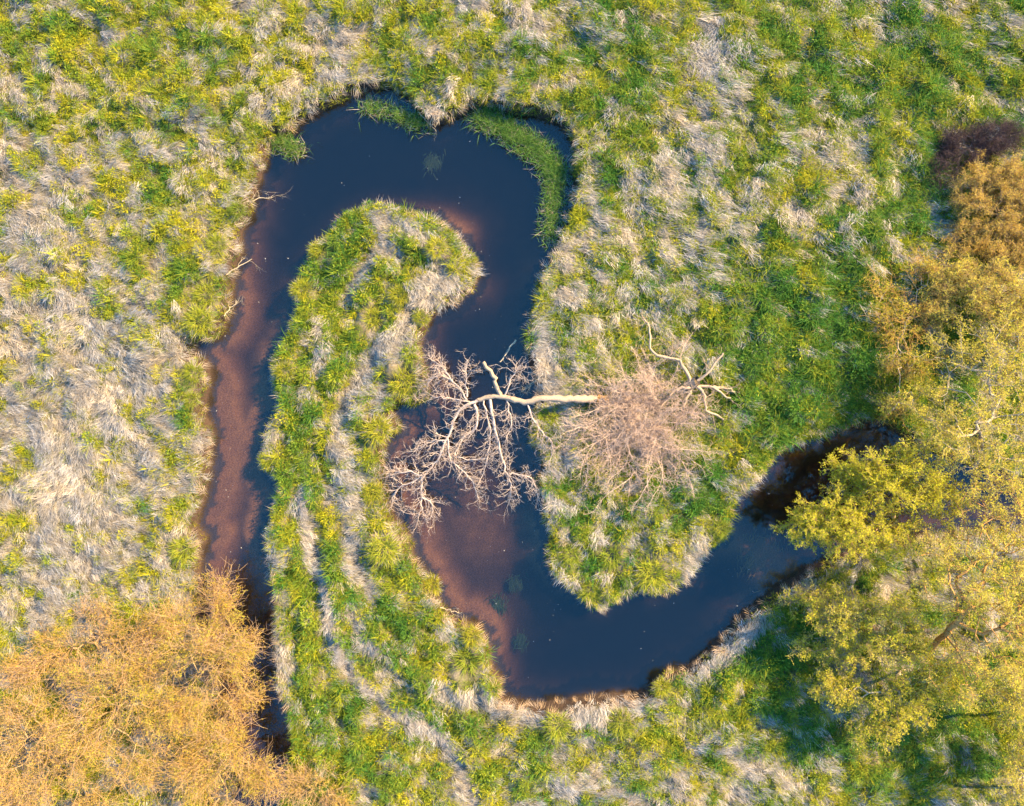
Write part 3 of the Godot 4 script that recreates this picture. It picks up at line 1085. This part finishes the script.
func trees() -> void:
	var tw := Color(0.46, 0.33, 0.15)
	var leafy := [sprig(401, 0.55, 9, 90, 0.075, tw, Color(0.56, 0.52, 0.02), Color(0.72, 0.64, 0.06), 0.4), sprig(402, 0.5, 9, 90, 0.07, tw, Color(0.44, 0.45, 0.02), Color(0.66, 0.58, 0.04), 0.6)]
	var pale := [sprig(403, 0.65, 9, 52, 0.07, Color(0.46, 0.35, 0.17), Color(0.70, 0.60, 0.04), Color(0.84, 0.72, 0.12), 0.5), sprig(404, 0.6, 9, 56, 0.07, Color(0.42, 0.31, 0.14), Color(0.62, 0.57, 0.03), Color(0.82, 0.70, 0.08), 0.6)]
	var gold := [sprig(405, 1.2, 6, 34, 0.055, Color(0.60, 0.38, 0.13), Color(0.74, 0.50, 0.03), Color(0.78, 0.50, 0.05), 0.5), sprig(406, 1.5, 5, 18, 0.055, Color(0.68, 0.46, 0.26), Color(0.66, 0.50, 0.03), Color(0.76, 0.51, 0.06), 0.7), sprig(411, 0.8, 8, 50, 0.06, Color(0.50, 0.36, 0.12), Color(0.50, 0.50, 0.02), Color(0.66, 0.56, 0.03), 0.5)]
	var amber := [sprig(407, 0.55, 9, 40, 0.065, Color(0.50, 0.33, 0.13), Color(0.64, 0.45, 0.06), Color(0.72, 0.52, 0.09), 0.4), sprig(412, 0.55, 9, 36, 0.065, Color(0.46, 0.31, 0.16), Color(0.62, 0.48, 0.08), Color(0.72, 0.55, 0.12), 0.4)]
	var pink := [sprig(408, 0.6, 9, 0, 0.05, Color(0.66, 0.48, 0.36), Color.WHITE, Color.WHITE, 0.6), sprig(409, 0.5, 10, 0, 0.05, Color(0.72, 0.54, 0.42), Color.WHITE, Color.WHITE, 1.0)]
	var dark := [sprig(410, 0.6, 10, 0, 0.05, Color(0.13, 0.09, 0.085), Color.WHITE, Color.WHITE, 0.4)]
	var g1 := "willows on the east bank"
	var g2 := "golden bushes in the southwest corner"
	# east bank
	grow("willow_tree", "bright yellow green willow crown leaning over the east channel", "tree", [[[905, 520, 0.5], [890, 515, 1.8], [868, 508, 3.0]]], [[850, 522, 3.6, 2.6, 1.3, 1.8], [905, 480, 4.2, 1.9, 1.3, 1.7], [810, 525, 3.0, 1.7, 0.9, 1.3], [870, 485, 3.6, 1.8, 1.1, 1.5], [890, 535, 3.2, 1.5, 0.9, 1.1], [935, 500, 4.0, 1.5, 1.0, 1.5], [850, 470, 3.2, 1.2, 0.7, 1.0]], 760, leafy, 2, 0.011, mat.bark, 501, 0.5, g1)
	grow("willow_tree", "largest willow with thick orange leaning trunk at the east edge", "tree", [[[925, 655, 0.6], [945, 635, 3.0], [965, 612, 5.0]]], [[990, 570, 6.0, 2.6, 1.6, 2.2], [1010, 640, 6.0, 2.4, 1.6, 2.4], [950, 590, 5.0, 1.9, 1.2, 1.6], [960, 680, 4.2, 2.0, 1.2, 1.7], [1005, 510, 5.5, 2.4, 1.4, 2.0], [1040, 580, 6.0, 2.0, 1.5, 2.6], [940, 545, 4.6, 1.6, 1.0, 1.2]], 560, pale, 2, 0.015, mat.rot, 502, 0.5, g1)
	grow("willow_tree", "pale straw coloured willow crown above the bright yellow one", "tree", [[[985, 470, 0.7], [982, 450, 3.0], [978, 430, 4.5]]], [[975, 430, 5.2, 2.4, 1.4, 1.9], [1000, 360, 4.6, 2.4, 1.4, 2.0], [930, 400, 3.4, 1.9, 1.0, 1.5], [1030, 420, 5.0, 2.2, 1.4, 2.4], [935, 450, 4.4, 1.7, 1.1, 1.2], [950, 350, 3.4, 1.6, 1.0, 1.3], [1000, 470, 5.0, 2.0, 1.2, 1.4]], 500, pale, 2, 0.012, mat.grey_bark, 503, 0.5, g1)
	grow("willow_tree", "low spreading willow on the south shore below the channel", "tree", [[[880, 640, 0.6], [870, 625, 1.8], [860, 612, 2.6]]], [[806, 598, 1.5, 1.4, 0.5, 0.9], [840, 615, 2.8, 1.8, 1.0, 1.4], [885, 615, 3.4, 1.9, 1.1, 1.2], [900, 645, 3.4, 1.8, 1.0, 1.3], [855, 645, 2.8, 1.5, 0.8, 1.0], [820, 650, 2.2, 1.3, 0.6, 0.9]], 400, [leafy[0], pale[0]], 2, 0.011, mat.bark, 504, 0.5, g1)
	grow("willow_tree", "sparse willow with long bare boughs reaching over the shaded grass", "tree", [[[905, 665, 0.6], [895, 680, 2.0], [888, 690, 3.0]]], [[840, 690, 2.8, 1.4, 0.7, 1.0], [900, 700, 3.4, 1.7, 0.9, 1.3], [875, 725, 3.0, 1.2, 0.7, 0.8], [930, 680, 3.4, 1.3, 0.8, 1.0]], 260, [leafy[1], pale[1]], 3, 0.013, mat.grey_bark, 505, 0.5, g1)
	grow("willow_tree", "willow cut off by the lower right corner of the view", "tree", [[[1030, 790, 0.6], [1025, 780, 2.0], [1018, 770, 3.0]]], [[1018, 775, 3.4, 1.3, 0.9, 1.3], [1045, 750, 3.6, 1.6, 1.1, 1.6], [1030, 800, 3.2, 1.4, 0.9, 1.2]], 190, pale, 2, 0.012, mat.grey_bark, 506, 0.5, g1)
	grow("willow_tree", "narrow pale willow at the east edge above the corner one", "tree", [[[1030, 710, 0.6], [1030, 705, 2.0], [1028, 700, 3.5]]], [[1022, 695, 4.0, 1.7, 1.2, 1.9]], 170, pale, 2, 0.012, mat.grey_bark, 517, 0.5, g1)
	grow("willow_bush", "amber rounded bush at the upper east edge", "bush", [[[1000, 215, 0.7], [998, 212, 1.0], [996, 205, 1.6]]], [[985, 200, 1.4, 2.0, 0.8, 2.1], [1020, 190, 1.5, 1.8, 0.8, 1.8], [1010, 240, 1.5, 2.0, 0.8, 1.6], [970, 235, 1.3, 1.2, 0.6, 1.1]], 560, amber, 4, 0.010, mat.bark, 507, 0.7, g1)
	grow("willow_bush", "yellow brown bush between the amber bush and the pale willow", "bush", [[[985, 305, 0.7], [982, 300, 1.2], [980, 292, 1.8]]], [[960, 280, 1.8, 1.7, 0.9, 1.3], [1000, 295, 2.4, 1.9, 1.1, 1.4], [1025, 320, 2.8, 1.6, 1.1, 1.3], [940, 310, 1.6, 1.2, 0.7, 1.0]], 420, [pale[0], amber[1]], 3, 0.010, mat.bark, 508, 0.6, g1)
	grow("willow_bush", "thin yellow scrub standing loose in the grass west of the pale willow", "bush", [[[905, 330, 0.7], [905, 328, 1.0], [905, 325, 1.4]]], [[925, 275, 1.3, 1.0, 0.5, 0.8], [900, 320, 1.4, 1.4, 0.6, 1.1], [905, 360, 1.4, 1.3, 0.6, 0.9], [880, 290, 1.2, 0.9, 0.4, 0.7], [895, 400, 1.4, 1.1, 0.5, 0.7]], 200, [pale[1], gold[0]], 2, 0.009, mat.grey_bark, 518, 0.4, g1)
	grow("bramble_bush", "dark purple leafless brush mound above the amber bush", "bush", [[[970, 150, 0.7], [969, 148, 0.9], [968, 146, 1.1]]], [[966, 146, 0.9, 1.6, 0.8, 1.1], [992, 138, 0.9, 1.5, 0.8, 0.9], [944, 170, 0.9, 0.8, 0.6, 1.1]], 380, dark, 4, 0.009, mat.grey_bark, 509, 0.4)
	# the bare thicket round the fallen trunk
	thicket()
	# south-west corner
	grow("golden_willow", "golden willow hanging its twigs over the west channel", "bush", [[[190, 690, 0.6], [195, 680, 1.4], [205, 670, 2.2]]], [[232, 650, 2.2, 1.3, 0.9, 1.4], [215, 605, 1.5, 1.2, 0.6, 1.2], [205, 655, 2.4, 1.6, 0.9, 1.3], [235, 695, 2.0, 1.1, 0.7, 1.0], [180, 625, 1.8, 1.3, 0.7, 1.0], [195, 700, 2.2, 1.3, 0.8, 0.9]], 270, gold, 3, 0.010, mat.bark, 511, 0.3, g2)
	grow("golden_willow", "golden willow at the very bottom where the channel disappears", "bush", [[[215, 780, 0.6], [218, 770, 1.4], [222, 760, 2.0]]], [[225, 745, 2.0, 1.5, 0.8, 1.1], [255, 775, 1.8, 1.4, 0.7, 0.9], [200, 770, 2.0, 1.5, 0.8, 1.1], [220, 805, 1.8, 1.4, 0.7, 0.9]], 230, gold, 3, 0.010, mat.bark, 512, 0.3, g2)
	grow("golden_willow", "widest golden willow filling the middle of the lower left corner", "bush", [[[120, 720, 0.6], [118, 712, 1.6], [116, 705, 2.4]]], [[120, 690, 2.4, 2.0, 1.0, 1.5], [160, 720, 2.4, 1.8, 1.0, 1.4], [90, 730, 2.4, 1.8, 1.0, 1.5], [150, 670, 2.0, 1.5, 0.8, 1.1], [140, 765, 2.2, 1.6, 0.9, 1.1], [85, 680, 1.8, 1.5, 0.7, 1.0]], 320, gold, 3, 0.011, mat.bark, 513, 0.3, g2)
	grow("golden_willow", "orange tinged willow at the left edge of the lower corner", "bush", [[[40, 740, 0.6], [38, 735, 1.6], [36, 730, 2.4]]], [[35, 730, 2.4, 2.0, 1.0, 1.6], [60, 770, 2.2, 1.8, 0.9, 1.4], [5, 770, 2.4, 1.8, 1.0, 1.6], [90, 800, 2.0, 1.6, 0.8, 1.0], [10, 720, 2.0, 1.4, 0.8, 1.2], [30, 810, 2.2, 1.8, 0.9, 1.2]], 290, [gold[0], gold[1], amber[1]], 3, 0.011, mat.bark, 514, 0.3, g2)
	grow("golden_willow", "low tan willow scrub on the upper side of the corner", "bush", [[[70, 650, 0.6], [72, 648, 1.2], [74, 646, 1.7]]], [[60, 650, 1.4, 1.6, 0.5, 0.9], [110, 640, 1.4, 1.5, 0.5, 0.8], [30, 670, 1.4, 1.2, 0.5, 0.9], [150, 630, 1.4, 1.2, 0.5, 0.8], [95, 615, 1.2, 1.0, 0.4, 0.6]], 220, [gold[0], gold[1]], 2, 0.010, mat.bark, 515, 0.3, g2)
	grow("golden_willow", "small orange bush right of the channel end", "bush", [[[315, 790, 0.7], [316, 786, 1.0], [317, 782, 1.3]]], [[312, 785, 1.2, 1.2, 0.5, 0.9], [335, 800, 1.1, 1.0, 0.5, 0.7]], 120, [gold[1], amber[0]], 2, 0.009, mat.bark, 516, 0.4, g2)


func thicket() -> void:
	rng.seed = 700
	var o := thing("bare_thicket", plan(632, 425, 0.8), "pinkish leafless thicket of fine radiating twigs on the peninsula", "bush")
	var stems := Shape.new()
	var fine := Shape.new()
	for k in 190:
		var a := rng.randf() * TAU
		var p := Vector3(rng.randfn(0.2, 0.95), 0.0, rng.randfn(0.0, 0.95))
		var reach := rng.randf_range(1.4, 3.4) * (1.0 if sin(a) > -0.3 else 0.9)
		var d := Vector3(cos(a), rng.randf_range(0.1, 1.1), sin(a)).normalized()
		var line := [p]
		var rad := [0.02]
		var n := 9
		for j in n:
			d = (d + Vector3(rng.randfn(0, 0.13), -0.09, rng.randfn(0, 0.13))).normalized()
			p += d * reach / n
			p.y = maxf(p.y, 0.15)
			line.append(p)
			rad.append(0.02 - 0.0014 * (j + 1))
			if j > 0:
				for q in 3:
					crooked(fine, p, (d * 0.7 + Vector3(rng.randfn(0, 0.55), rng.randfn(0.15, 0.3), rng.randfn(0, 0.55))).normalized(), rng.randf_range(0.35, 0.8), 0.009, 1)
		tube(stems, line, rad, 4)
	part("stems", stems.mesh(mat.pink_wood), o).set_meta("kind", "stuff")
	part("twigs", fine.mesh(mat.pink_wood), o).set_meta("kind", "stuff")


# ---------------------------------------------------------------- in and by the water
func reeds(label: String, line: Array, half: float, count: int, yellow: float, sd: int) -> void:
	rng.seed = sd
	var mid: Array = line[line.size() / 2]
	var at := plan(mid[0], mid[1], 0.0)
	at.y = 0.0
	var o := thing("sedge_bed", at, label, "sedge", "sedge growing in the shallows")
	var s := Shape.new()
	var dead := Shape.new()
	for k in count:
		var j := rng.randi() % (line.size() - 1)
		var t := rng.randf()
		var p := plan(lerpf(line[j][0], line[j + 1][0], t) + rng.randfn(0, half * 0.5), lerpf(line[j][1], line[j + 1][1], t) + rng.randfn(0, half * 0.5), 0.1) - at
		p.y = rng.randf_range(-0.05, 0.12)
		var q := rng.randf_range(0.7, 1.2)
		if rng.randf() < 0.85:
			blade(s, p, rng.randf() * TAU, rng.randf_range(0.3, 0.75), rng.randf_range(0.1, 0.6), rng.randf_range(0.5, 1.6), rng.randf_range(0.016, 0.03), Color(0.06, 0.16, 0.03).lerp(Color(0.30, 0.30, 0.03), yellow * rng.randf()) * q)
		else:
			blade(dead, p, rng.randf() * TAU, rng.randf_range(0.3, 0.8), rng.randf_range(0.6, 0.98), rng.randf_range(0.2, 0.6), 0.016, Color(0.42, 0.33, 0.25) * q)
	part("green_blades", s.mesh(mat.green), o)
	part("dead_blades", dead.mesh(mat.straw), o)


func waterside() -> void:
	reeds("ragged sedge clump standing in the water by the northwest bank", [[274, 138], [288, 146], [300, 150]], 10, 620, 0.5, 604)
	reeds("long curved bed of dark green sedge under the northeast bank", [[478, 116], [505, 128], [530, 145], [550, 162], [558, 180]], 13, 3800, 0.25, 601)
	reeds("narrow upright strip of sedge in the east corner of the upper pool", [[555, 186], [552, 210], [549, 240]], 11, 900, 0.3, 602)
	reeds("tangled sedge and sticks below the dark north bank", [[362, 108], [385, 110], [410, 120], [425, 126]], 9, 700, 0.35, 603)
	for d in [
		["pale dead stalk poking from the west bank into the upper pool", [[238, 206, 0.5], [256, 199, 0.25], [273, 197, 0.04]], 0.025],
		["forked dead stalk reaching from the west bank below the pale one", [[226, 275, 0.5], [240, 266, 0.25], [252, 259, 0.04]], 0.025],
		["short stick jutting into the west channel beside the big tussock", [[224, 316, 0.5], [231, 308, 0.3], [237, 301, 0.15]], 0.03],
		["thin stick trailing below the dark north bank", [[418, 112, 0.3], [428, 122, 0.1], [436, 131, 0.02]], 0.025],
		["mossy branch lying in the water beside the broken stub", [[516, 340, 0.05], [507, 352, 0.02], [500, 362, 0.0]], 0.05],
		["twiggy branch floating under the east bank near the fallen trunk", [[540, 376, 0.3], [530, 386, 0.1], [522, 392, 0.02]], 0.04],
		["stick leaning from the slanting island shore into the brown shallows", [[440, 608, 0.4], [452, 611, 0.2], [459, 612, 0.05]], 0.025]]:
		rng.seed = hash(d[0])
		var o := thing("driftwood", plan(d[1][0][0], d[1][0][1], 0.1), d[0], "driftwood", "sticks at the edge of the stream")
		limb(o, "stick", d[1], d[2], d[2] * 0.5, 0.5, mat.grey_bark)
	for d in [
		["small green waterweed patch in the middle of the upper pool", 432, 158, 9, 0.25],
		["upper of the three green waterweed patches in the lower pool", 516, 583, 8, 0.3],
		["paler middle waterweed patch beside the brown shallows", 498, 605, 10, 0.25],
		["lowest of the three waterweed patches in the lower pool", 522, 642, 8, 0.3],
		["brown waterweed bed under the bright yellow willow", 762, 556, 24, 0.12]]:
		rng.seed = hash(d[0])
		var at := plan(d[1], d[2], 0)
		at.y = -d[4] - 0.1
		var o := thing("waterweed", at, d[0], "waterweed", "waterweed under the surface")
		var s := Shape.new()
		var tint := Color(0.34, 0.17, 0.04) if d[3] > 20 else Color(0.08, 0.11, 0.03)
		for k in int(d[3] * 22):
			var q: Vector3 = Vector3(rng.randfn(0, 1), rng.randf_range(-0.3, 0.3), rng.randfn(0, 1)) * d[3] * UNIT * 0.45
			q.y = rng.randf_range(-0.05, 0.05)
			blade(s, q, 1.8 + rng.randfn(0, 0.5), rng.randf_range(0.2, 0.5), 0.95, 0.05, rng.randf_range(0.02, 0.05), tint * rng.randf_range(0.6, 1.3))
		part("fronds", s.mesh(mat.green), o)
	# fallen leaves and fluff adrift
	rng.seed = 640
	var bits := Shape.new()
	leaf(bits, Vector3(-0.04, 0, 0), Vector3(1, 0, 0), 0.085, 0.05, Color(0.5, 0.47, 0.42))
	var where := []
	while where.size() < 150:
		var p := plan(rng.randf_range(200, 780), rng.randf_range(90, 700), 0)
		if dist(p.x, p.z) < -0.2:
			var sc := rng.randf_range(0.4, 1.0)
			where.append(Transform3D(Basis(Vector3.UP, rng.randf() * TAU).scaled(Vector3(sc, sc, sc)), Vector3(p.x, 0.008, p.z)))
	var f := scatter("floating_leaves", bits.mesh(mat.straw), where, PackedColorArray(), self)
	tag(f, "pale leaf scraps adrift all over the water", "leaves")
